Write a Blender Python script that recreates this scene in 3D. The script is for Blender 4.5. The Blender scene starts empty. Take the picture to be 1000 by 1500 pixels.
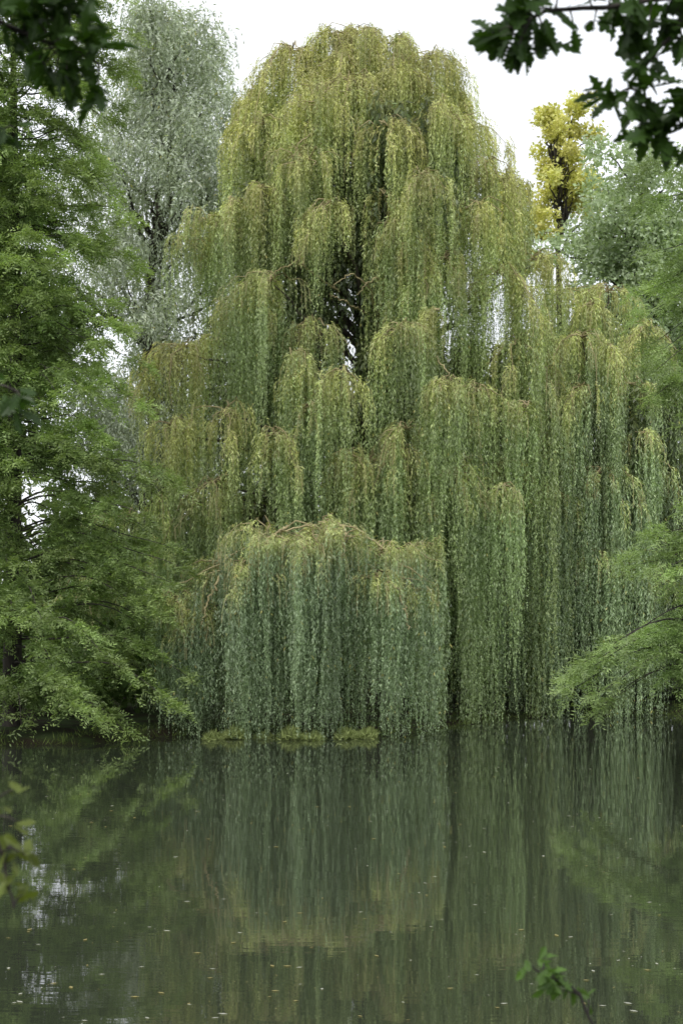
import bpy, math, numpy as np
from mathutils import Vector
rng = np.random.default_rng(11)
scene = bpy.context.scene

# ------------------------------------------------------------------ helpers
def norm(a):
    return a / np.maximum(np.linalg.norm(a, axis=-1, keepdims=True), 1e-9)

def new_empty(name):
    e = bpy.data.objects.new(name, None)
    scene.collection.objects.link(e)
    return e

def mesh_quads(name, V, col, mat, parent=None):
    """V (n,4,3) quads, col (n,3) one colour per face"""
    n = len(V)
    me = bpy.data.meshes.new(name)
    me.vertices.add(n*4); me.vertices.foreach_set("co", V.reshape(-1).astype(np.float32))
    me.loops.add(n*4); me.loops.foreach_set("vertex_index", np.arange(n*4, dtype=np.int32))
    me.polygons.add(n)
    me.polygons.foreach_set("loop_start", (np.arange(n)*4).astype(np.int32))
    me.polygons.foreach_set("loop_total", np.full(n, 4, dtype=np.int32))
    a = me.attributes.new("Col", 'FLOAT_COLOR', 'FACE')
    c4 = np.ones((n, 4), dtype=np.float32); c4[:, :3] = np.clip(col, 0, .8)
    a.data.foreach_set("color", c4.reshape(-1))
    me.update()
    me.materials.append(mat)
    ob = bpy.data.objects.new(name, me)
    scene.collection.objects.link(ob)
    if parent: ob.parent = parent
    return ob

class Tubes:
    def __init__(s): s.v = []; s.f = []; s.n = 0
    def add(s, pts, radii, sides=6):
        pts = np.asarray(pts, float); m = len(pts)
        radii = np.asarray(radii, float)
        t = norm(np.gradient(pts, axis=0))
        ref = np.array([0.31, 0.17, 0.93]) if abs(t[0][2]) < .8 else np.array([1., .2, 0])
        a = norm(np.cross(t, ref)); b = np.cross(t, a)
        ang = np.arange(sides)/sides*2*np.pi
        ring = pts[:, None] + radii[:, None, None]*(a[:, None]*np.cos(ang)[None, :, None] + b[:, None]*np.sin(ang)[None, :, None])
        s.v.append(ring.reshape(-1, 3))
        i = np.arange(m-1)[:, None]*sides; j = np.arange(sides)[None]; k = (j+1) % sides
        f = np.stack([i+j, i+k, i+sides+k, i+sides+j], -1).reshape(-1, 4) + s.n
        s.f.append(f); s.n += m*sides
    def build(s, name, mat, parent=None):
        V = np.concatenate(s.v); F = np.concatenate(s.f)
        me = bpy.data.meshes.new(name)
        me.vertices.add(len(V)); me.vertices.foreach_set("co", V.reshape(-1).astype(np.float32))
        me.loops.add(F.size); me.loops.foreach_set("vertex_index", F.reshape(-1).astype(np.int32))
        me.polygons.add(len(F))
        me.polygons.foreach_set("loop_start", (np.arange(len(F))*4).astype(np.int32))
        me.polygons.foreach_set("loop_total", np.full(len(F), 4, dtype=np.int32))
        me.polygons.foreach_set("use_smooth", np.ones(len(F), dtype=bool))
        me.update(); me.materials.append(mat)
        ob = bpy.data.objects.new(name, me); scene.collection.objects.link(ob)
        if parent: ob.parent = parent
        return ob

def bez(p0, p1, p2, n=10, wob=0.0):
    t = np.linspace(0, 1, n)[:, None]
    p = (1-t)**2*np.array(p0, float) + 2*t*(1-t)*np.array(p1, float) + t*t*np.array(p2, float)
    if wob:
        w = rng.normal(0, wob, (n, 3)); w[0] = 0; w[-1] = 0; p = p + w
    return p

def poly(pts, n=24):
    pts = np.array(pts, float); t = np.linspace(0, len(pts)-1, n)
    return np.stack([np.interp(t, np.arange(len(pts)), pts[:, k]) for k in range(3)], 1)

# ------------------------------------------------------------------ materials
def leaf_mat(name, transl=0.3, gloss=.05):
    m = bpy.data.materials.new(name); m.use_nodes = True
    nt = m.node_tree; nt.nodes.clear()
    out = nt.nodes.new('ShaderNodeOutputMaterial')
    at = nt.nodes.new('ShaderNodeAttribute'); at.attribute_name = "Col"
    df = nt.nodes.new('ShaderNodeBsdfDiffuse')
    nt.links.new(at.outputs['Color'], df.inputs['Color'])
    tr = nt.nodes.new('ShaderNodeBsdfTranslucent')
    tm = nt.nodes.new('ShaderNodeVectorMath'); tm.operation = 'MULTIPLY'; tm.inputs[1].default_value = (1.2, 1.3, .6)
    nt.links.new(at.outputs['Color'], tm.inputs[0]); nt.links.new(tm.outputs[0], tr.inputs['Color'])
    mx = nt.nodes.new('ShaderNodeMixShader'); mx.inputs[0].default_value = transl
    nt.links.new(df.outputs[0], mx.inputs[1]); nt.links.new(tr.outputs[0], mx.inputs[2])
    if gloss > 0:
        gl = nt.nodes.new('ShaderNodeBsdfGlossy'); gl.inputs['Roughness'].default_value = .45
        m2 = nt.nodes.new('ShaderNodeMixShader'); m2.inputs[0].default_value = gloss
        nt.links.new(mx.outputs[0], m2.inputs[1]); nt.links.new(gl.outputs[0], m2.inputs[2])
        nt.links.new(m2.outputs[0], out.inputs['Surface'])
    else:
        nt.links.new(mx.outputs[0], out.inputs['Surface'])
    return m

def bark_mat(name, c1, c2, scale=6):
    m = bpy.data.materials.new(name); m.use_nodes = True
    nt = m.node_tree; pb = nt.nodes['Principled BSDF']
    tc = nt.nodes.new('ShaderNodeTexCoord'); mp = nt.nodes.new('ShaderNodeMapping'); mp.inputs['Scale'].default_value = (1, 1, .2)
    nz = nt.nodes.new('ShaderNodeTexNoise'); nz.inputs['Scale'].default_value = scale; nz.inputs['Detail'].default_value = 6
    cr = nt.nodes.new('ShaderNodeValToRGB')
    cr.color_ramp.elements[0].position = .35; cr.color_ramp.elements[0].color = (*c1, 1)
    cr.color_ramp.elements[1].position = .65; cr.color_ramp.elements[1].color = (*c2, 1)
    bp = nt.nodes.new('ShaderNodeBump'); bp.inputs['Strength'].default_value = .6; bp.inputs['Distance'].default_value = .03
    nt.links.new(tc.outputs['Object'], mp.inputs[0]); nt.links.new(mp.outputs[0], nz.inputs['Vector'])
    nt.links.new(nz.outputs['Fac'], cr.inputs[0]); nt.links.new(cr.outputs[0], pb.inputs['Base Color'])
    nt.links.new(nz.outputs['Fac'], bp.inputs['Height']); nt.links.new(bp.outputs[0], pb.inputs['Normal'])
    pb.inputs['Roughness'].default_value = .9
    return m

M_willow = leaf_mat("willow_leaf", .24, .05)
M_conif = leaf_mat("redwood_leaf", .35, .03)
M_gen = leaf_mat("broad_leaf", .3, 0)
M_oak = leaf_mat("oak_leaf", .3, .03)
M_bark = bark_mat("willow_bark", (.035, .028, .02), (.10, .085, .065))
M_twig = bark_mat("willow_twig", (.27, .22, .11), (.46, .39, .21), 3)
M_dbark = bark_mat("dark_bark", (.02, .017, .013), (.06, .05, .04))
M_grass = leaf_mat("grass_blade", .3, 0)

# ------------------------------------------------------------------ weeping strands
def lerp(a, b, t): return np.asarray(a)*(1-t) + np.asarray(b)*t

class Foliage:
    def __init__(s): s.q = []; s.c = []
    def add(s, q, c): s.q.append(q.astype(np.float32)); s.c.append(c.astype(np.float32))
    def build(s, name, mat, parent=None):
        return mesh_quads(name, np.concatenate(s.q), np.concatenate(s.c), mat, parent)

def make_leaves(p, d, l, w):
    n = len(p)
    side = norm(np.cross(d, norm(rng.normal(size=(n, 3)))))
    l = l[:, None]; w = w[:, None]
    mid = p + d*l*.42
    return np.stack([p, mid+side*w*.5, p+d*l, mid-side*w*.5], 1)

def grow_strands(F, S, az, L, col0, col1, th0=1.5, tau=.28, ds=.05, leaf=(.11, .02), zmin=.04, tone=None, stem=None, ymix=.8, bri=None):
    n = len(S)
    K = int(L.max()/ds)+1
    t = np.arange(K)*ds
    th = th0[:, None]*np.exp(-t[None]/tau[:, None])
    D = np.stack([np.sin(th)*np.cos(az)[:, None], np.sin(th)*np.sin(az)[:, None], -np.cos(th)], -1)
    P = S[:, None] + np.cumsum(D*ds, axis=1)
    ph = rng.uniform(0, 6.28, (n, 2, 1)); fr = rng.uniform(.8, 2.2, (n, 2, 1))
    amp = np.minimum(t, 1.5)*.045
    P[..., 0] += amp*np.sin(fr[:, 0]*t+ph[:, 0]) ; P[..., 1] += amp*np.sin(fr[:, 1]*t+ph[:, 1])
    if stem is not None:
        pick = rng.random(n) < .4
        idx = np.arange(0, min(K, int(1.0/ds)), 3)
        if len(idx) > 1:
            Q = P[pick][:, idx]; nn = len(Q); a = rng.uniform(0, 3.14, nn); sd = np.stack([np.cos(a), np.sin(a)*.4, np.zeros(nn)], -1)[:, None]*.007
            q = np.stack([Q[:, :-1]-sd, Q[:, :-1]+sd, Q[:, 1:]+sd, Q[:, 1:]-sd], 2)
            mk = (Q[:, 1:, 2] > zmin); q = q[mk]
            stem.add(q, np.tile(np.array([[.44, .39, .18]]), (len(q), 1))*rng.uniform(.7, 1.2, (len(q), 1)))
    mask = (t[None] < L[:, None]) & (P[..., 2] > zmin) & (rng.random((n, K)) < .95)
    tt = np.broadcast_to(t[None]/L[:, None], (n, K))[mask]; ta = np.broadcast_to(t[None], (n, K))[mask]
    sid = np.broadcast_to(np.arange(n)[:, None], (n, K))[mask]
    p = P[mask] ; d = D[mask]; m = len(p)
    a = rng.uniform(0, 6.28, m)
    out = np.stack([np.cos(a), np.sin(a), np.zeros(m)], -1)
    dd = norm(d*.7 + out*rng.uniform(.3, .85, (m, 1)) + np.array([0, 0, -.35]))
    taper = 1 - .45*np.clip(tt, 0, 1)**3
    l = leaf[0]*rng.uniform(.7, 1.25, m)*taper; w = leaf[1]*rng.uniform(.7, 1.3, m)
    q = make_leaves(p, dd, l, w)
    tb = tone[sid] if tone is not None else rng.normal(0, .1, n)[sid]
    mixv = np.clip(ta/ymix + tb, 0, 1)[:, None]
    c = lerp(col0, col1, mixv)*rng.uniform(.7, 1.3, (m, 1))*(1+.15*rng.normal(0, 1, n)[sid][:, None].clip(-1.5, 1.5))
    if bri is not None: c = c*bri[sid][:, None]
    yel = rng.random(m) < .008
    c[yel] = np.array([.5, .46, .14])
    F.add(q, c)

YEL = np.array([.53, .53, .18]); OLV = np.array([.41, .475, .17]); GRN = np.array([.305, .42, .16]); BLU = np.array([.285, .38, .205])

def cascade(F, T, stem, x, y, z, r, zb, trunk_pt=None, dens=1.0, leaf=(.13, .031), col0=YEL, col1=GRN, dome=.3, limbs=None, ds=.066, ymix=.8, longp=.36, longf=1.8, top=False):
    nb = max(5, int(5+5*r))*(2 if top else 1)
    S = []; A = []; LL = []; TH = []; TO = []; BR = []
    apex = np.array([x, y, z]); a0 = rng.uniform(-2.9, -.25); asy = rng.uniform(.1, .7); dm = dome*rng.uniform(.3, 2.2)
    for b in range(nb):
        az = rng.uniform(0, 2*np.pi)
        if rng.random() < .45 and math.sin(az) > .2: az = -az
        reach = rng.uniform(.25, 1.25)*(1+asy*math.cos(az-a0))
        ex = np.array([math.cos(az)*r*reach, math.sin(az)*r*.9*reach, 0])
        n = 7; s = np.linspace(0, 1, n)
        rise = rng.uniform(-.1, .3 if top else .5)*r
        path = apex + s[:, None]*ex + np.stack([0*s, 0*s, rise*np.sin(s*np.pi*.6) - (dm*2.0*r*reach)*s**2.2], 1)
        path[1:] += rng.normal(0, .06*r, (n-1, 3))
        if T is not None: T.add(path, np.linspace(.022 if top else .028, .006, n), 3)
        ncl = max(2, int(round(2.6*dens*(.6+.5*r)*reach)))
        for k in range(ncl):
            u = rng.uniform(.05 if top else .12, 1.0)
            c = np.array([np.interp(u, s, path[:, q]) for q in range(3)])
            lt = (c[2]-zb)*rng.choice([rng.uniform(.2, .65), rng.uniform(.65, 1.0), rng.uniform(1.0, longf)], p=[.34, 1-.34-longp, longp])
            lt = max(lt, .6); tone = rng.normal(0, .25); br = rng.uniform(.64, 1.3)
            ns = rng.integers(4, 11)
            for q in range(ns):
                S.append(c + rng.normal(0, .068, 3)); A.append(az + rng.normal(0, .45)); BR.append(br)
                LL.append(lt*rng.uniform(.6, 1.05)); TH.append(rng.uniform(1.0, 1.8)); TO.append(tone+rng.normal(0, .05))
    S = np.array(S); A = np.array(A); LL = np.array(LL); TH = np.array(TH); TO = np.array(TO)
    tau = rng.uniform(.08, .26, len(S))
    grow_strands(F, S, A, LL, col0*rng.uniform(.9, 1.1), col1*rng.uniform(.88, 1.12), th0=TH, tau=tau, ds=ds, leaf=leaf, tone=TO, stem=stem, ymix=ymix, bri=np.array(BR))
    if trunk_pt is not None and limbs is not None:
        p0 = np.array(trunk_pt); mid = (p0*.45+apex*.55) + np.array([0, 0, .15+.16*np.linalg.norm((apex-p0)[:2])])
        pth = bez(p0, mid, apex-np.array([0, 0, .15]), 12, .07)
        limbs.add(pth, np.linspace(.10, .018, 12), 6)

# ================================================================== main willow
w1 = new_empty("weeping_willow_tree")
F = Foliage(); T = Tubes(); ST = Foliage(); LB = Tubes()
tr = poly([(1.3, 49.5, -.3), (1.1, 49.6, 3), (1.0, 49.8, 6), (1.35, 50, 10), (1.0, 50.2, 14), (.75, 50.6, 18), (.65, 51, 20.6)], 26)
LB.add(tr, np.interp(np.linspace(0, 1, 26), [0, .06, .3, .7, 1], [.85, .6, .45, .2, .04]), 12)
def tp(z):
    z = max(1.5, z); return np.array([np.interp(z, tr[:, 2], tr[:, k]) for k in range(3)])
# x, y, z apex, r, z bottom of curtain, yellowness 0..1
C = [(.64,51,21.1,1.3,17.0,1),(-.3,50.6,20.9,1.2,17.4,1),(1.7,50.6,20.7,1.2,16.4,1),(-1.5,50,20.2,1.4,16,1),(2.7,50,20.0,1.3,15.3,1),(-2.6,50.5,19.1,1.0,15.6,.9),(3.6,50.8,19.1,.95,14.8,.9),
 (-2.9,49.6,17.8,.9,14.5,.9),(3.9,50.2,18.0,.9,13.5,.9),(.2,50,20.0,1.3,16,1),(1.6,49.6,19.4,1.2,15,1),
 (-.6,48,18.0,1.3,14.0,.8),(1.4,47.5,17.1,1.2,13.5,.9),(2.9,48,17.6,1.0,12.8,.8),(-1.2,47,16.0,1.1,12.6,.75),(4.9,50,16.2,1.0,11.3,.9),
 (-3.9,48,14.5,.9,12.0,.45),(-4.4,48.2,13.9,.7,11.8,.4),(-3.2,47.6,14.9,.9,12.1,.5),(-2.3,48,14.5,.9,11.9,.5),(4.0,48,15.0,1.0,11,.7),(1.7,46.5,13.9,.8,10,.45),(-1.9,46,12.4,1.0,8.2,.35),
 (2.95,47,13.2,.9,9.4,.5),(0,44.5,9.6,.75,5.5,.5),(2.9,44.5,9.3,.6,3.7,.4),(-.9,46.5,11.2,.8,7.5,.3),(-2.9,47,12.0,.8,9.4,.5),
 (-4.4,46,10.5,1.0,7.0,1.0),(-3.2,45,8.6,.9,4.4,.7),(-4.7,45,8.2,.9,3.6,.7),(-1.2,45.5,10.2,.9,5.4,.3),(1.6,45.5,10.9,.9,4.9,.4),
 (4.5,48,13,1.1,5.8,.6),(3.8,46,9.3,.8,3,.4),(5.1,47.5,10.9,1.0,3,.55),(1.8,45,8.1,.8,2.4,.2),(-1.85,44.5,7.9,1.0,4.4,.4),
 (.75,45,7.2,1.0,3.4,.25),(3.9,46.5,5.9,.9,.05,.15),(4.9,47.5,7.4,.9,.05,.25),(3.0,45.2,6.9,.8,.2,.15),(2.5,44.2,4.8,.6,.3,.1),
 (5.8,49.5,13.7,.9,9,.8),(-3.6,47.5,10.9,.8,7.5,.5),(3.3,49,17.8,1.0,12.5,.8),(0.2,49,19.0,1.3,15,.9),(-2.4,48.8,17.6,1.1,13.8,.8),
 (-.3,46.6,14.7,.75,12.6,.6),(2.3,46,15.3,.8,11.3,.7),(-6.0,45.5,5.6,1.2,.8,.1),(-6.6,45,4.0,1.2,.4,.1),(-5.4,45.8,4.3,1.2,.4,.1),(-4.9,45,6.2,1.0,1.6,.2),
 (-3.4,44.5,6.6,1.0,3.2,.35),(4.3,49,16.5,.9,10.5,.7),(5.6,48.4,8.6,.9,1.5,.3)]
# smaller side boughs that break up the tiers
for i in range(28):
    z = rng.uniform(5.5, 18.5)
    xl = np.interp(z, [5, 9, 12, 15, 19], [-4.4, -4.4, -2.8, -2.6, -2.0]); xr = np.interp(z, [5, 10, 14, 19], [5.5, 5.4, 5.0, 3.0])
    x = rng.uniform(xl, xr)
    if abs(x-.35) < 1.0 and 11.0 < z < 14.2: continue
    y = np.interp(z, [4, 8, 12, 16, 20], [45, 44.7, 45.9, 47.2, 50]) + rng.uniform(-.2, 1.2)
    C.append((x, y, z, rng.uniform(.35, .7), max(.2, z-rng.uniform(2.5, 6)), np.clip(rng.uniform(0, .6)+np.interp(z, [8, 18], [0, .5]), 0, 1)))
for (x, y, z, r, zb, yl) in C:
    c0 = lerp(OLV, YEL, yl); c1 = lerp(lerp(BLU, GRN, .5), OLV, yl*.85)
    hole = abs(x-.3) < 1.6 and 13 < z < 15.6
    cascade(F, T, ST, x, y, z, r, zb, tp(z*.78-1.2), 1.0, col0=c0, col1=c1, limbs=LB, ymix=.7+1.3*yl, longp=.1 if hole else .36, top=z > 18.9)
# low arching bough over the water
Mn = [(-.5,41.6,5.15,1.4),(-1.85,40.8,4.85,1.25),(-3.0,40.6,4.3,1.05),(-4.0,40.6,3.4,.75),(1.0,40.9,4.5,1.1),(1.85,40.7,3.6,.65),(-.5,40.2,4.5,1.3),(-2.3,40.0,4.0,1.1),(.9,40.1,3.9,.9),(-3.5,40.1,3.1,.75),(0.1,40.0,4.9,.6),(-1.3,39.9,4.7,.6)]
for i, (x, y, z, r) in enumerate(Mn):
    cascade(F, T, ST, x, y, z, r, .0, (1.0, 49.3, 2.2+.1*i), 1.4, col0=lerp(OLV, YEL, .35), col1=BLU*.94, limbs=LB, dome=.22, ds=.058, leaf=(.12, .027), ymix=.55, longf=1.2)
# bare arching limbs showing along the top of the low bough and in the crown hollows
AR = [[(.2, 42.5, 4.6), (-.1, 41.3, 5.3), (.5, 40.8, 5.1), (1.3, 40.4, 4.4), (2.1, 40.1, 3.8), (2.35, 40, 3.1)],
      [(.3, 42.5, 4.5), (-.5, 41.2, 5.25), (-1.3, 40.8, 5.15), (-2.3, 40.4, 4.7), (-3.2, 40.2, 4.1), (-4.2, 40.0, 3.6), (-4.7, 40, 3.1)],
      [(-.1, 41.3, 5.3), (.05, 40.2, 5.15), (.1, 39.6, 4.7), (-.05, 39.4, 4.0)],
      [(-1.3, 40.6, 5.2), (-1.7, 39.8, 4.9), (-2.1, 39.5, 4.4)],
      [(-2.9, 40.2, 4.1), (-3.2, 39.4, 3.3), (-3.35, 39.2, 2.7)],
      [(1.2, 40.2, 4.0), (1.5, 39.3, 3.2), (1.6, 39.2, 2.6)],
      [(1.2, 49, 11.0), (.9, 47.2, 12.3), (.3, 46.4, 12.7), (-.3, 46.0, 12.2)],
      [(1.0, 48.5, 11.4), (1.3, 47, 12.4), (.9, 46.1, 12.5), (.4, 45.8, 11.9)],
      [(.9, 48.5, 11.8), (0.1, 46.6, 11.9), (-.4, 46.0, 12.0)],
      [(2.2, 48, 9.0), (2.5, 46, 10.3), (2.8, 44.9, 9.8), (2.95, 44.5, 9.4)],
      [(1.0, 49.0, 16.2), (-.6, 47.6, 17.2), (-1.2, 46.9, 16.5), (-1.4, 46.6, 15.9)],
      [(.0, 48.0, 12.4), (-1.2, 46.6, 13.0), (-1.8, 46.0, 12.7), (-2.2, 45.7, 12.2)]]
for p in AR:
    q = poly(p, 30); q = np.apply_along_axis(lambda v: np.convolve(np.pad(v, 2, mode='edge'), np.ones(5)/5, 'valid'), 0, q)
    q[1:] += rng.normal(0, .028, (29, 3)); T.add(q, np.linspace(.034, .010, 30), 6)
# inner and rear side of the crown, leaf colours darkened to paint in shade
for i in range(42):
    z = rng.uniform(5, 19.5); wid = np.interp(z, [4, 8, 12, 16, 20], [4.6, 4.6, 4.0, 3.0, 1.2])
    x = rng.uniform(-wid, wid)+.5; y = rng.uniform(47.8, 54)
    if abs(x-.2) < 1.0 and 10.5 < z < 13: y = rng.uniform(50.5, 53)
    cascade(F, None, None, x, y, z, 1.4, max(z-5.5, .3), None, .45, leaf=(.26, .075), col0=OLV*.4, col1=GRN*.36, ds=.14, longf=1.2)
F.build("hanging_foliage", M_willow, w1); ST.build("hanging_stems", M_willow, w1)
LB.build("trunk_and_limbs", M_bark, w1); T.build("branchlets", M_twig, w1)

# ================================================================== second willow
w2 = new_empty("weeping_willow_tree")
F = Foliage(); T = Tubes(); ST = Foliage(); LB = Tubes()
tr = poly([(7.8, 52, -.3), (7.7, 52, 4), (7.5, 51.8, 8), (7.7, 51.5, 12.6)], 16)
LB.add(tr, np.interp(np.linspace(0, 1, 16), [0, .1, 1], [.6, .4, .05]), 10)
C = [(6.8,51,13.0,1.1,9,.7),(8.3,51,13.1,1.1,9,.7),(9.3,50,11.7,1.0,7,.6),(5.9,50,11.6,.8,7,.6),(7.2,49,11.3,1.3,6,.5),(7.1,48.5,9.7,1.2,4.5,.4),
 (5.9,48.5,8.9,1.0,3,.3),(8.6,49,9.9,1.1,4,.35),(7.7,48.5,7.2,1.2,1,.1),(6,48,6.6,1.0,.2,.1),(9.4,49.5,7.5,1.0,1.2,.1),(7.1,48.5,5,1.1,.2,0),(8.9,49,4.6,1.0,.6,0),(5.2,48.4,4.6,1.0,.1,0),
 (8.0,48.6,10.9,.6,6,.5),(6.5,48.4,7.8,.6,2,.3),(9.0,48.6,8.4,.6,3,.3),(7.6,50,12.4,.7,8,.7)]
for (x, y, z, r, zb, yl) in C:
    c0 = lerp(OLV, YEL, yl*.8)*1.15; c1 = lerp(BLU, OLV, yl*.5)*(1+.15*yl)
    z0 = max(1.5, z*.78-1); tpt = np.array([np.interp(z0, tr[:, 2], tr[:, k]) for k in range(3)])
    cascade(F, T, ST, x, y, z, r, zb, tpt, 1.0, col0=c0, col1=c1, limbs=LB, ymix=.7+1.2*yl)
for i in range(16):  # rear foliage, interior shade of the crown put into darker leaf colours
    z = rng.uniform(4, 11.3)
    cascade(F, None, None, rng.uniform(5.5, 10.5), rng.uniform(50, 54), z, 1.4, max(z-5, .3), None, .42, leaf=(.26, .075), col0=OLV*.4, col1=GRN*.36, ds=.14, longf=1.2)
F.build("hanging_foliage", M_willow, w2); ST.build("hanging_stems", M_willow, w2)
LB.build("trunk_and_limbs", M_bark, w2); T.build("branchlets", M_twig, w2)

# ================================================================== silver willow (upright, behind left)
sw = new_empty("silver_willow_tree")
F = Foliage(); LB = Tubes()
tr = poly([(-6.8, 60, -.3), (-6.7, 60, 8), (-7.1, 60, 14), (-6.5, 60, 20), (-6.6, 60, 24)], 20)
LB.add(tr, np.interp(np.linspace(0, 1, 20), [0, .1, .6, 1], [.5, .32, .15, .03]), 10)
SC = np.array([.50, .555, .43]); SD = np.array([.36, .42, .30])
for i in range(300):
    z = rng.uniform(8, 25.0)
    wid = np.interp(z, [8, 12, 17, 21, 25.0], [4.8, 4.6, 4.1, 3.0, 1.5])
    a = rng.uniform(0, 6.28); rr = math.sqrt(rng.uniform(.02, 1))*wid
    x = -6.35+math.cos(a)*rr; y = 60+math.sin(a)*rr
    if 13.2 < z < 15.4 and -5.8 < x < -4.3: continue
    ns = 60
    S = np.array([x, y, z]) + rng.normal(0, 1, (ns, 3))*np.array([.40, .40, .36])
    az = rng.uniform(0, 6.28, ns)
    grow_strands(F, S, az, rng.uniform(.4, 1.2, ns), SC*rng.uniform(.65, 1.2), SD*rng.uniform(.8, 1.1), th0=rng.uniform(1.2, 2.4, ns), tau=np.full(ns, .3), ds=.11, leaf=(.2, .06))
    if i % 4 == 0:
        z0 = max(5, z-2.5); p0 = np.array([np.interp(z0, tr[:, 2], tr[:, k]) for k in range(3)])
        LB.add(bez(p0, (p0+np.array([x, y, z]))/2+np.array([0, 0, -.3]), (x, y, z), 9, .1), np.linspace(.09, .02, 9), 5)
F.build("foliage", M_willow, sw); LB.build("trunk_and_limbs", M_dbark, sw)

# ================================================================== general broadleaf crown
def clump(F, c, r, n, size, col, flat=.8, shell=.5):
    v = norm(rng.normal(size=(n, 3)))
    lump = 1+.25*np.sin(v[:, 0]*5+c[0]*3)+.2*np.sin(v[:, 1]*6+c[1])+.2*np.sin(v[:, 2]*7+c[2])
    rad = r*lump*rng.uniform(shell, 1, n)**.6
    p = c + v*rad[:, None]*np.array([1, 1, flat])
    d = norm(rng.normal(size=(n, 3)) + v*.5 + np.array([0, 0, -.35]))
    q = make_leaves(p, d, size*rng.uniform(.6, 1.3, n), size*.6*rng.uniform(.6, 1.3, n))
    F.add(q, np.asarray(col)*rng.uniform(.7, 1.3, (n, 1)))

def broad_tree(name, base, top, crown_c, crown_r, ncl, clr, nleaf, size, col, bark=M_dbark):
    e = new_empty(name); F = Foliage(); LB = Tubes()
    tr = poly([base, (base[0]*.5+top[0]*.5+.3, base[1], (base[2]+top[2])/2), top], 14)
    LB.add(tr, np.linspace(.35, .05, 14), 8)
    cc = np.array(crown_c); cr = np.array(crown_r)
    for i in range(ncl):
        v = norm(rng.normal(size=3)); c = cc + v*cr*rng.uniform(.2, 1)**.6
        clump(F, c, clr*rng.uniform(.6, 1.25), nleaf, size, np.asarray(col)*rng.uniform(.8, 1.2), shell=.25)
        z0 = np.clip(c[2]-2, base[2]+2, top[2]); p0 = np.array([np.interp(z0, tr[:, 2], tr[:, k]) for k in range(3)])
        LB.add(bez(p0, (p0+c)/2+np.array([0, 0, .5]), c, 7, .1), np.linspace(.06, .012, 7), 5)
    F.build("foliage", M_gen, e); LB.build("trunk_and_limbs", bark, e)
    return e
broad_tree("alder_tree", (11.3, 61, -.2), (11.3, 61, 19.5), (11.2, 61, 15.0), (3.6, 3, 5.9), 115, .9, 500, .19, (.42, .50, .33))
broad_tree("yellow_maple_tree", (8.6, 66, -.2), (8.6, 66, 21.5), (9.0, 66, 21.3), (1.3, 1.5, 2.6), 46, .5, 240, .18, (.72, .68, .26))
broad_tree("yellow_maple_tree", (6.6, 63, -.2), (6.6, 63, 18), (6.7, 63, 17.9), (1.4, 1.3, 2.4), 34, .5, 230, .18, (.66, .63, .25))
broad_tree("ash_tree", (-13.5, 56, -.2), (-13.5, 56, 19), (-12.5, 56, 13), (3.4, 3, 7.5), 80, 1.1, 420, .26, (.17, .24, .09))

# far wood
e = new_empty("distant_woodland"); F = Foliage(); LB = Tubes()
for i in range(46):
    x = -42 + i*1.9 + rng.uniform(-.8, .8); y = rng.uniform(70, 82)
    h = rng.uniform(9, 12) + (2 if x > 12 or x < -25 else 0)
    for k in range(9):
        z = rng.uniform(1.2, h-1.0); c = np.array([x+rng.normal(0, 1.3), y+rng.normal(0, 1.2), z])
        clump(F, c, rng.uniform(1.2, 2.0), 230, .45, np.array([.11, .15, .055])*rng.uniform(.7, 1.2))
    LB.add(poly([(x, y, -.2), (x+.2, y, h*.5), (x, y, h-1)], 6), np.linspace(.3, .05, 6), 6)
F.build("foliage", M_gen, e); LB.build("trunks", M_dbark, e)

# understorey shrubs on the far bank
F = Foliage()
for i in range(120):
    x = rng.uniform(-14, 16); y = rng.uniform(51.2, 55.5)
    if x < -5: y = rng.uniform(42.5, 50)
    z = rng.uniform(.3, 3.2)
    clump(F, np.array([x, y, z]), rng.uniform(.9, 1.5), 240, .28, np.array([.07, .11, .035])*rng.uniform(.7, 1.2))
F.build("bank_shrubs", M_gen)

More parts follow.
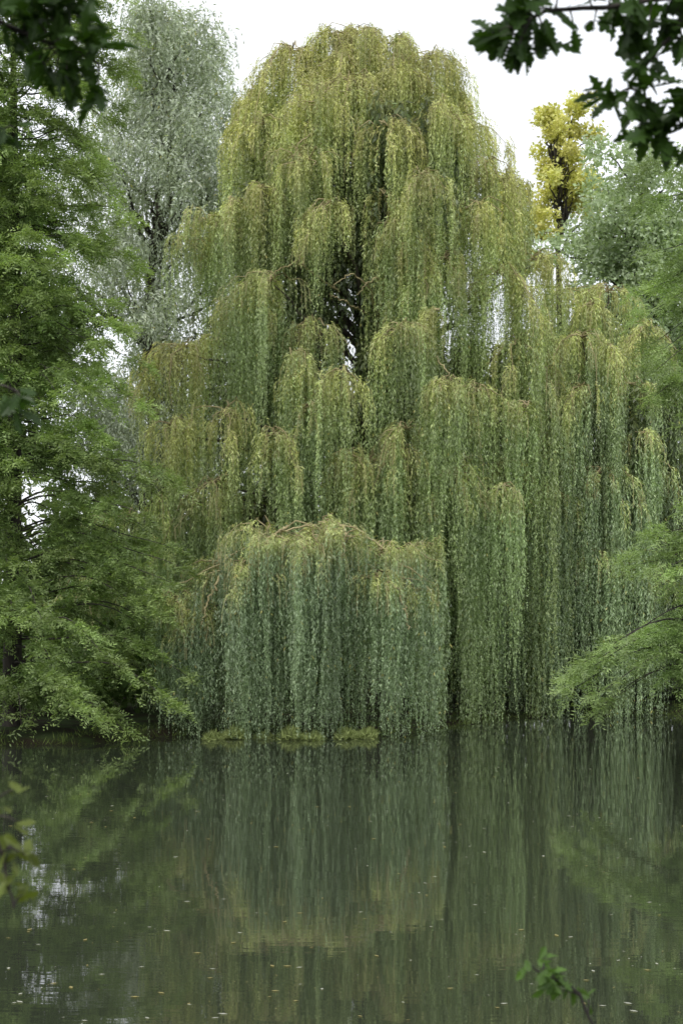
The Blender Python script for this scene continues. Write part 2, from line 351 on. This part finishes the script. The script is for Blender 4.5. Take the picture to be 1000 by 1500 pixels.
# ================================================================== dawn redwood / swamp cypress style trees
def frond_tree(name, base, height, levels, lenf, col, hi, leaf=(.10, .028), droop=.2, up=.25, dens=1.0, azr=(0, 6.28), zmin=.3, extra=[], hang=.5, nl=7, zpow=1.0, trunk_r=.34):
    e = new_empty(name); F = Foliage(); LB = Tubes()
    base = np.array(base, float)
    trk = poly([base, base+np.array([.1, 0, height*.5]), base+np.array([0, 0, height])], 18)
    LB.add(trk, np.linspace(trunk_r, .03, 18), 10)
    br = []
    for i in range(levels):
        z = zmin + (height-zmin)*((i+rng.random())/levels)**zpow
        br.append((z, rng.uniform(*azr), lenf(z)*rng.uniform(.45, 1.12)))
    br += extra
    for (z, az, L) in br:
        u = np.array([math.cos(az), math.sin(az), 0]); s = np.linspace(0, 1, 12)
        dz = L*(up*s - droop*2*s**2.2) + .10*np.sin(s*9+z)
        p = base + np.array([0, 0, z]) + u*(s*L)[:, None] + np.stack([0*s, 0*s, dz], 1)
        side = np.array([-u[1], u[0], 0])
        p += side*(rng.normal(0, .06)*L*s[:, None]**2)
        LB.add(p, np.linspace(.028, .005, 12)*(.6+.12*L), 5)
        # foliage gathers in pads along the outer branch, gaps between
        npad = max(2, int(L*1.6)); pads = np.sort(rng.uniform(.2, 1.0, npad)); pads[-1] = .97
        tone = rng.uniform(.75, 1.2)
        for pq in pads:
            ptone = rng.uniform(.65, 1.3); nt = int(rng.integers(6, 10)*dens)
            for k in range(nt):
                q = np.clip(pq + rng.normal(0, .05), 0, 1)
                o = np.array([np.interp(q, s, p[:, j]) for j in range(3)])
                sg = 1 if k % 2 else -1
                tl = rng.uniform(.25, .6)*(1.25-.5*q)
                td = norm(u*rng.uniform(.1, 1.0) + side*sg*rng.uniform(.1, 1.0) + np.array([0, 0, rng.uniform(-.35, .6)]))
                nf = max(4, int(tl*14))
                fpos = np.linspace(.1, 1, nf)
                tw = o + td*(fpos*tl)[:, None] + np.stack([0*fpos, 0*fpos, -.6*tl*fpos**2], 1)
                fa = rng.uniform(-1.5, 1.5, nf)[:, None]; cr_ = np.cross(td, [0, 0, 1])
                fd = norm(td*np.cos(fa) + cr_*np.sin(fa) + np.stack([np.zeros(nf), np.zeros(nf), rng.uniform(-hang*1.6, .35, nf)], 1))
                fl = rng.uniform(.16, .3, nf)[:, None]; w = np.linspace(0, 1, nl)[None]*fl
                cen = tw[:, None] + fd[:, None]*w[..., None] - np.array([0, 0, .8])*(w[..., None]**2)
                sd = norm(np.cross(fd, [0, 0, 1]) + rng.normal(0, .45, (nf, 3)))
                sg2 = np.where(np.arange(nl) % 2, 1, -1)[None, :, None]
                d = norm(fd[:, None]*.6 + sd[:, None]*sg2 + rng.normal(0, .2, (nf, nl, 3)) + np.array([0, 0, -.15]))
                l = (leaf[0]*rng.uniform(.7, 1.2, (nf, nl))*(1-.4*w/fl))[..., None]
                pw = norm(np.cross(d, np.cross(fd, sd)[:, None]+rng.normal(0, .4, (nf, nl, 3))))
                mid = cen + d*l*.45; ww = leaf[1]*rng.uniform(.7, 1.2, (nf, nl, 1))*.5
                quad = np.stack([cen, mid+pw*ww, cen+d*l, mid-pw*ww], 2).reshape(-1, 4, 3)
                yb = rng.uniform(-.1, .3)
                c = lerp(col, hi, np.clip(yb+.5*q, 0, 1))*tone*ptone*rng.uniform(.75, 1.25, (len(quad), 1))
                F.add(quad, c)
    F.build("foliage", M_conif, e); LB.build("trunk_and_limbs", M_dbark, e)

def lf(z):
    return np.interp(z, [0, 2, 5, 9, 13, 18, 20], [4.5, 4.3, 3.9, 3.5, 3.1, 2.8, 1.9])
ex = [(1.6, -.55, 4.9), (2.6, -.8, 4.3), (2.2, -.3, 4.6), (1.2, -.9, 4.4), (4.6, -.25, 4.4), (5.6, -.6, 4.5), (6.6, -.35, 4.4), (8.5, -.5, 3.8), (3.4, -1.2, 4.0), (1.0, -1.3, 3.6), (1.3, -1.0, 3.4), (.8, -.7, 3.9)]
ex += [(z_, rng.uniform(-1.75, -1.25), rng.uniform(.6, 1.5)) for z_ in np.arange(2.5, 20, .3)]
ex += [(z_, rng.uniform(-1.0, -.1), rng.uniform(1.8, 2.9)) for z_ in np.arange(12.5, 20, .6)]
frond_tree("dawn_redwood_tree", (-8.1, 40.3, .1), 20.5, 180, lf, np.array([.18, .27, .095]), np.array([.34, .43, .15]), azr=(-2.8, .9), zmin=1.0, extra=ex, leaf=(.15, .038), zpow=.9, trunk_r=.26)
def lf2(z):
    return np.interp(z, [0, 2, 4, 5, 6, 8, 11, 14], [2.7, 2.3, 2.0, 1.7, 1.6, 2.1, 2.3, 1.3])
ex = [(2.3, 3.0, 4.0), (2.0, 3.4, 3.6), (2.6, 3.25, 3.9), (2.1, 3.15, 3.9), (2.4, 3.3, 3.8), (1.7, 3.1, 3.4), (1.8, 3.3, 3.1), (2.9, 3.4, 3.3), (4.4, 3.1, 2.8), (4.1, 3.5, 2.7), (4.2, 3.3, 2.7), (4.7, 3.3, 2.5), (8.6, 3.1, 2.4), (7.4, 3.3, 2.6), (8.0, 3.5, 2.6), (9.2, 3.2, 2.5), (11.2, 3.2, 2.6), (10.2, 3.4, 2.5), (11.8, 3.3, 2.5), (9.7, 3.0, 2.5)]
frond_tree("swamp_cypress_tree", (8.4, 32.0, .1), 14.5, 70, lf2, np.array([.22, .32, .12]), np.array([.38, .48, .20]), azr=(2.3, 4.3), zmin=1.6, extra=ex, leaf=(.15, .020), dens=1.2, nl=9)

# ================================================================== terrain + water
pond = np.array([(-60, 6), (-30, 8.0), (-6, 8.2), (0, 8.6), (6, 8.2), (9, 10), (9.6, 20), (7.6, 28), (7.3, 32), (9.2, 38), (10.5, 46), (9.6, 49.6), (7.2, 49.2), (5.2, 47.6), (4.2, 46.6), (3.2, 44.4),
                 (2.1, 41.6), (1.0, 40.9), (-1, 40.6), (-3.2, 40.8), (-4.6, 40.0), (-5.2, 38.4), (-6.4, 37.6), (-9, 37.3), (-14, 37.5), (-30, 36), (-60, 30)], float)
def sdist(X, Y):
    P = np.stack([X, Y], -1); best = np.full(X.shape, 1e9); inside = np.zeros(X.shape, bool)
    n = len(pond)
    for i in range(n):
        a = pond[i]; b = pond[(i+1) % n]; ab = b-a
        t = np.clip(((P-a)@ab)/(ab@ab), 0, 1); d = np.linalg.norm(P-(a+t[..., None]*ab), axis=-1)
        best = np.minimum(best, d)
        cond = ((a[1] > Y) != (b[1] > Y))
        xi = (b[0]-a[0])*(Y-a[1])/(b[1]-a[1]+1e-12)+a[0]
        inside ^= cond & (X < xi)
    return np.where(inside, -best, best)
def hgt(X, Y):
    s = sdist(X, Y) + .18*np.sin(X*2.1+Y*.7)+.12*np.sin(X*4.7-Y*3)
    far = np.interp(s, [-6, -1, 0, .35, 1.5, 6, 60, 900], [-1.6, -.5, -.06, .12, .22, .4, 1.2, 3])
    near = np.interp(s, [-6, -1, 0, 1.0, 4.0, 8, 60, 900], [-1.6, -.5, -.06, .25, 1.2, 1.4, 1.6, 3])
    k = np.clip((20-Y)/8, 0, 1)
    return far*(1-k)+near*k + .03*np.sin(X*3.3)*np.sin(Y*2.9)
ax = np.concatenate([-np.geomspace(700, 41, 22), np.arange(-40, 40.1, .4), np.geomspace(41, 700, 22)])
ay = np.concatenate([-np.geomspace(200, 11, 12), np.arange(-10, 70.1, .35), np.geomspace(71, 1400, 26)])
X, Y = np.meshgrid(ax, ay); Z = hgt(X, Y)
nx, ny = len(ax), len(ay)
idx = np.arange(nx*ny).reshape(ny, nx)
Fc = np.stack([idx[:-1, :-1], idx[:-1, 1:], idx[1:, 1:], idx[1:, :-1]], -1).reshape(-1, 4)
me = bpy.data.meshes.new("ground")
me.from_pydata(np.stack([X, Y, Z], -1).reshape(-1, 3).tolist(), [], Fc.tolist())
me.polygons.foreach_set("use_smooth", np.ones(len(me.polygons), bool))
g = bpy.data.objects.new("ground", me); scene.collection.objects.link(g)
m = bpy.data.materials.new("bank_earth_grass"); m.use_nodes = True; nt = m.node_tree; pb = nt.nodes['Principled BSDF']
geo = nt.nodes.new('ShaderNodeNewGeometry'); nz = nt.nodes.new('ShaderNodeTexNoise'); nz.inputs['Scale'].default_value = 1.6; nz.inputs['Detail'].default_value = 8
cr = nt.nodes.new('ShaderNodeValToRGB'); cr.color_ramp.elements[0].position = .4; cr.color_ramp.elements[0].color = (.022, .018, .011, 1)
cr.color_ramp.elements[1].position = .6; cr.color_ramp.elements[1].color = (.03, .045, .015, 1)
nt.links.new(geo.outputs['Position'], nz.inputs['Vector']); nt.links.new(nz.outputs['Fac'], cr.inputs[0]); nt.links.new(cr.outputs[0], pb.inputs['Base Color'])
pb.inputs['Roughness'].default_value = 1; pb.inputs['Specular IOR Level'].default_value = .1
bp = nt.nodes.new('ShaderNodeBump'); bp.inputs['Distance'].default_value = .08; nt.links.new(nz.outputs['Fac'], bp.inputs['Height']); nt.links.new(bp.outputs[0], pb.inputs['Normal'])
me.materials.append(m)

# water sheet
me = bpy.data.meshes.new("pond_water")
me.from_pydata([(-62, 3, 0), (14, 3, 0), (14, 52, 0), (-62, 52, 0)], [], [(0, 1, 2, 3)])
wob = bpy.data.objects.new("pond_water", me); scene.collection.objects.link(wob)
m = bpy.data.materials.new("murky_pond_water"); m.use_nodes = True; nt = m.node_tree; pb = nt.nodes['Principled BSDF']
pb.inputs['Base Color'].default_value = (.030, .036, .023, 1)
pb.inputs['Roughness'].default_value = .015; pb.inputs['IOR'].default_value = 1.58
geo = nt.nodes.new('ShaderNodeNewGeometry')
def wave(sx, sy, sc, det):
    mp = nt.nodes.new('ShaderNodeMapping'); mp.inputs['Scale'].default_value = (sx, sy, 1)
    nz = nt.nodes.new('ShaderNodeTexNoise'); nz.inputs['Scale'].default_value = sc; nz.inputs['Detail'].default_value = det
    nt.links.new(geo.outputs['Position'], mp.inputs[0]); nt.links.new(mp.outputs[0], nz.inputs['Vector']); return nz
n1_ = wave(.35, 1.0, 2.6, 1); n2_ = wave(.4, 1.3, 9, 1); n3_ = wave(.3, .5, .35, 1)
mr = nt.nodes.new('ShaderNodeMapRange'); mr.inputs['From Min'].default_value = .35; mr.inputs['From Max'].default_value = .65; mr.inputs['To Min'].default_value = .3; mr.inputs['To Max'].default_value = 1.0
nt.links.new(n3_.outputs['Fac'], mr.inputs['Value'])
a1 = nt.nodes.new('ShaderNodeMath'); a1.operation = 'MULTIPLY_ADD'; a1.inputs[1].default_value = .35
nt.links.new(n2_.outputs['Fac'], a1.inputs[0]); nt.links.new(n1_.outputs['Fac'], a1.inputs[2])
a2 = nt.nodes.new('ShaderNodeMath'); a2.operation = 'MULTIPLY'; nt.links.new(a1.outputs[0], a2.inputs[0]); nt.links.new(mr.outputs[0], a2.inputs[1])
bp = nt.nodes.new('ShaderNodeBump'); bp.inputs['Strength'].default_value = 1; bp.inputs['Distance'].default_value = .0015
nt.links.new(a2.outputs[0], bp.inputs['Height']); nt.links.new(bp.outputs[0], pb.inputs['Normal'])
me.materials.append(m)

# floating debris
n = 800
Yp = 9 + 38*rng.random(n)**1.2; Xp = rng.uniform(-.22, .22, n)*Yp
ok = sdist(Xp, Yp) < -.3; Xp = Xp[ok]; Yp = Yp[ok]; n = len(Xp)
a = rng.uniform(0, 6.28, n); d = np.stack([np.cos(a), np.sin(a), 0*a], -1); sd = np.stack([-np.sin(a), np.cos(a), 0*a], -1)
l = (.02+.07*rng.random(n)**2)[:, None]; p = np.stack([Xp, Yp, np.full(n, .006)], -1)
q = np.stack([p-d*l*.5, p+sd*l*.22, p+d*l*.5, p-sd*l*.22], 1)
cc = np.where(rng.random((n, 1)) < .6, np.array([[.5, .5, .42]]), np.array([[.36, .31, .14]]))
mesh_quads("floating_leaves", q, cc, M_grass)

# grass along far shore
G = Foliage(); n = 26000
Xg = rng.uniform(-10, 10.5, n); Yg = rng.uniform(36.5, 51, n); s = sdist(Xg, Yg)
ok = (s > -.25) & (s < .8+.6*np.sin(Xg*2)); Xg = Xg[ok]; Yg = Yg[ok]; n = len(Xg); Zg = hgt(Xg, Yg)
tuft = .6+.5*np.sin(Xg*3.1+Yg)*np.sin(Xg*1.3-Yg*2)
d = norm(rng.normal(0, .5, (n, 3))+np.array([0, 0, 1])); q = make_leaves(np.stack([Xg, Yg, np.maximum(Zg, 0)], -1), d, rng.uniform(.08, .35, n)*tuft, rng.uniform(.012, .03, n))
G.add(q, np.array([.12, .16, .05])*rng.uniform(.5, 1.3, (n, 1)))
n = 11000; xs = rng.uniform(-3.3, .85, n); den = .5+.3*np.sin(xs*4.1)+.3*np.sin(xs*9.7+1)
keep = rng.random(n) < den; xs = xs[keep]; n = len(xs); den = den[keep]
ys = 39.7+.25*np.sin(xs*2.3)+rng.normal(0, .3, n)
hh = rng.uniform(.04, .24, n)*(.3+den)
d = norm(rng.normal(0, .8, (n, 3))+np.array([0, 0, .8])); q = make_leaves(np.stack([xs, ys, rng.uniform(.0, .12, n)*den], -1), d, hh, rng.uniform(.015, .035, n))
G.add(q, np.array([.28, .33, .13])*rng.uniform(.5, 1.4, (n, 1)))
G.build("shore_grass", M_grass)

# ================================================================== foreground oak
HALF = [(0, .0), (.08, .035), (.18, .15), (.26, .085), (.38, .26), (.46, .13), (.60, .34), (.68, .17), (.80, .26), (.87, .12), (.97, .10), (1.03, 0)]
def oak_leaves(pos, dirs, sizes, cols, name, parent):
    V = []; Fs = []; Cc = []; H = np.array(HALF); k = len(H)
    for p, d, s_, c in zip(pos, dirs, sizes, cols):
        sd = norm(np.cross(d, norm(rng.normal(size=3)*.7+np.array([0, -.4, .9])))); up = np.cross(sd, d)
        bend = rng.uniform(-.35, .1); fold = rng.uniform(.05, .35); asp = rng.uniform(.8, 1.15)
        for sg in (1, -1):
            jit = 1+rng.normal(0, .1, k)
            pts = p + d*(H[:, 0]*s_)[:, None] + sd*(sg*H[:, 1]*asp*jit*s_)[:, None] + up*((fold*H[:, 1]+bend*H[:, 0]**2)*s_)[:, None]
            b = len(V); V.extend(pts.tolist()); f = list(range(b, b+k)); Fs.append(f if sg == 1 else f[::-1]); Cc.append(c)
    me = bpy.data.meshes.new(name); me.from_pydata(V, [], Fs)
    at = me.attributes.new("Col", 'FLOAT_COLOR', 'FACE'); c4 = np.ones((len(Fs), 4), np.float32); c4[:, :3] = np.array(Cc); at.data.foreach_set("color", c4.reshape(-1))
    me.materials.append(M_oak); ob = bpy.data.objects.new(name, me); scene.collection.objects.link(ob); ob.parent = parent
def oak(name, trunk, branches, colr, trunk_r=.22, H=7):
    e = new_empty(name); LB = Tubes(); pos = []; dr = []; sz = []; cl = []
    if trunk is not None:
        LB.add(poly([trunk, (trunk[0]*1.03, trunk[1], H/2), (trunk[0]*1.06, trunk[1]-.1, H)], 14), np.linspace(trunk_r, trunk_r*.5, 14), 12)
    for pts, dens, tw, ls, r0 in branches:
        p = poly(pts, 26); p[1:] += np.cumsum(rng.normal(0, .003, (25, 3)), 0)
        LB.add(p, np.linspace(r0, .0025, 26), 6)
        Lb = np.linalg.norm(np.diff(p, axis=0), axis=1).sum()
        for k in range(int(Lb*dens)):
            u = rng.uniform(.3, 1); o = np.array([np.interp(u, np.linspace(0, 1, 26), p[:, j]) for j in range(3)])
            d = norm(norm(p[-1]-p[0])*.5+rng.normal(0, .7, 3)); tl = tw*rng.uniform(.4, 1)
            t_ = bez(o, o+d*tl*.5+np.array([0, 0, .01]), o+d*tl, 5); LB.add(t_, np.linspace(.003, .0015, 5), 4)
            for j in range(rng.integers(3, 6)):
                b = t_[-1] if j < 3 else t_[2]
                pos.append(b+rng.normal(0, .008, 3)); dr.append(norm(d*.6+rng.normal(0, .6, 3)+np.array([0, 0, -.25]))); sz.append(ls*rng.uniform(.65, 1.15)); cl.append(np.array(colr)*rng.uniform(.7, 1.3))
    oak_leaves(pos, dr, sz, cl, "leaves", e); LB.build("branches", M_dbark, e)
OC = (.035, .075, .012)
oak("oak_tree", (2.4, 3.6, 1.2), [
    ([(2.4, 3.7, 5.3), (1.4, 4.0, 4.8), (.9, 4.0, 4.54), (.55, 3.95, 4.49), (.42, 3.95, 4.47)], 20, .08, .08, .014),
    ([(1.4, 4.0, 4.8), (.95, 4.05, 4.6), (.79, 4.0, 4.38), (.71, 4.0, 4.28), (.69, 4.0, 4.22)], 22, .06, .08, .008),
    ([(1.5, 4.0, 4.75), (1.1, 4.0, 4.40), (.90, 4.0, 4.22), (.76, 4.0, 4.17)], 36, .07, .085, .008)], OC)
oak("oak_tree", (-2.4, 3.8, 1.2), [
    ([(-2.4, 3.9, 5.2), (-1.4, 4.0, 4.75), (-.95, 4.0, 4.52), (-.72, 4.0, 4.42), (-.58, 4.0, 4.36)], 22, .10, .08, .014),
    ([(-1.4, 4.0, 4.75), (-1.0, 4.0, 4.56), (-.75, 4.0, 4.5), (-.7, 4.0, 4.48)], 24, .08, .075, .008),
    ([(-2.4, 3.9, 4.4), (-1.3, 4.0, 4.3), (-.93, 4.0, 4.22), (-.82, 4.0, 4.2)], 8, .05, .06, .008),
    ([(-2.4, 3.9, 3.4), (-1.3, 4.0, 3.6), (-.95, 4.0, 3.57), (-.80, 4.0, 3.52)], 12, .05, .06, .008)], OC)
oak("oak_sapling", None, [
    ([(-1.5, 3.2, 1.3), (-1.0, 3.0, 2.35), (-.66, 3.0, 2.72), (-.62, 3.0, 2.6), (-.58, 3.0, 2.48)], 11, .06, .04, .008)], (.11, .14, .025))
oak("oak_sapling", None, [
    ([(.75, 3.9, 1.3), (.68, 4.0, 1.8), (.56, 4.0, 2.06), (.47, 4.0, 2.09)], 16, .06, .045, .006),
    ([(.75, 3.9, 1.3), (.75, 4.0, 1.8), (.66, 4.0, 2.01)], 16, .06, .045, .006)], (.09, .17, .03))

# ================================================================== sky, sun, camera
w = bpy.data.worlds.new("World"); scene.world = w; w.use_nodes = True; nt = w.node_tree
bg = nt.nodes['Background']; sky = nt.nodes.new('ShaderNodeTexSky'); sky.sky_type = 'NISHITA'; sky.sun_disc = False
EL, AZ = math.radians(52), math.radians(205)
sky.sun_elevation = EL; sky.sun_rotation = AZ
tc = nt.nodes.new('ShaderNodeTexCoord'); nz = nt.nodes.new('ShaderNodeTexNoise'); nz.inputs['Scale'].default_value = 2.2; nz.inputs['Detail'].default_value = 5
cr = nt.nodes.new('ShaderNodeValToRGB'); cr.color_ramp.elements[0].position = .3; cr.color_ramp.elements[0].color = (9.4, 9.7, 10.2, 1)
cr.color_ramp.elements[1].position = .7; cr.color_ramp.elements[1].color = (11, 11.2, 11.5, 1)
mx = nt.nodes.new('ShaderNodeMix'); mx.data_type = 'RGBA'; mx.inputs[0].default_value = .88
nt.links.new(tc.outputs['Generated'], nz.inputs['Vector']); nt.links.new(nz.outputs['Fac'], cr.inputs[0])
nt.links.new(sky.outputs[0], mx.inputs[6]); nt.links.new(cr.outputs[0], mx.inputs[7]); nt.links.new(mx.outputs[2], bg.inputs['Color'])
bg.inputs['Strength'].default_value = .14
sl = bpy.data.lights.new("sun", 'SUN'); sl.energy = 1.5; sl.angle = math.radians(10); sl.color = (1, .97, .9)
so = bpy.data.objects.new("sun", sl); scene.collection.objects.link(so)
dv = Vector((math.sin(AZ)*math.cos(EL), math.cos(AZ)*math.cos(EL), math.sin(EL)))
so.rotation_euler = dv.to_track_quat('Z', 'Y').to_euler(); so.location = (0, 0, 40)

cam = bpy.data.cameras.new("camera"); co = bpy.data.objects.new("camera", cam); scene.collection.objects.link(co)
co.location = (0, 0, 3); co.rotation_euler = (math.radians(90), 0, 0)
cam.lens = 57.6; cam.sensor_width = 36; cam.sensor_fit = 'AUTO'; cam.shift_y = .1; cam.clip_end = 3000; cam.clip_start = .1
cam.dof.use_dof = True; cam.dof.focus_distance = 44; cam.dof.aperture_fstop = 7
scene.camera = co
scene.view_settings.view_transform = 'Standard'; scene.view_settings.look = 'None'; scene.view_settings.exposure = 0
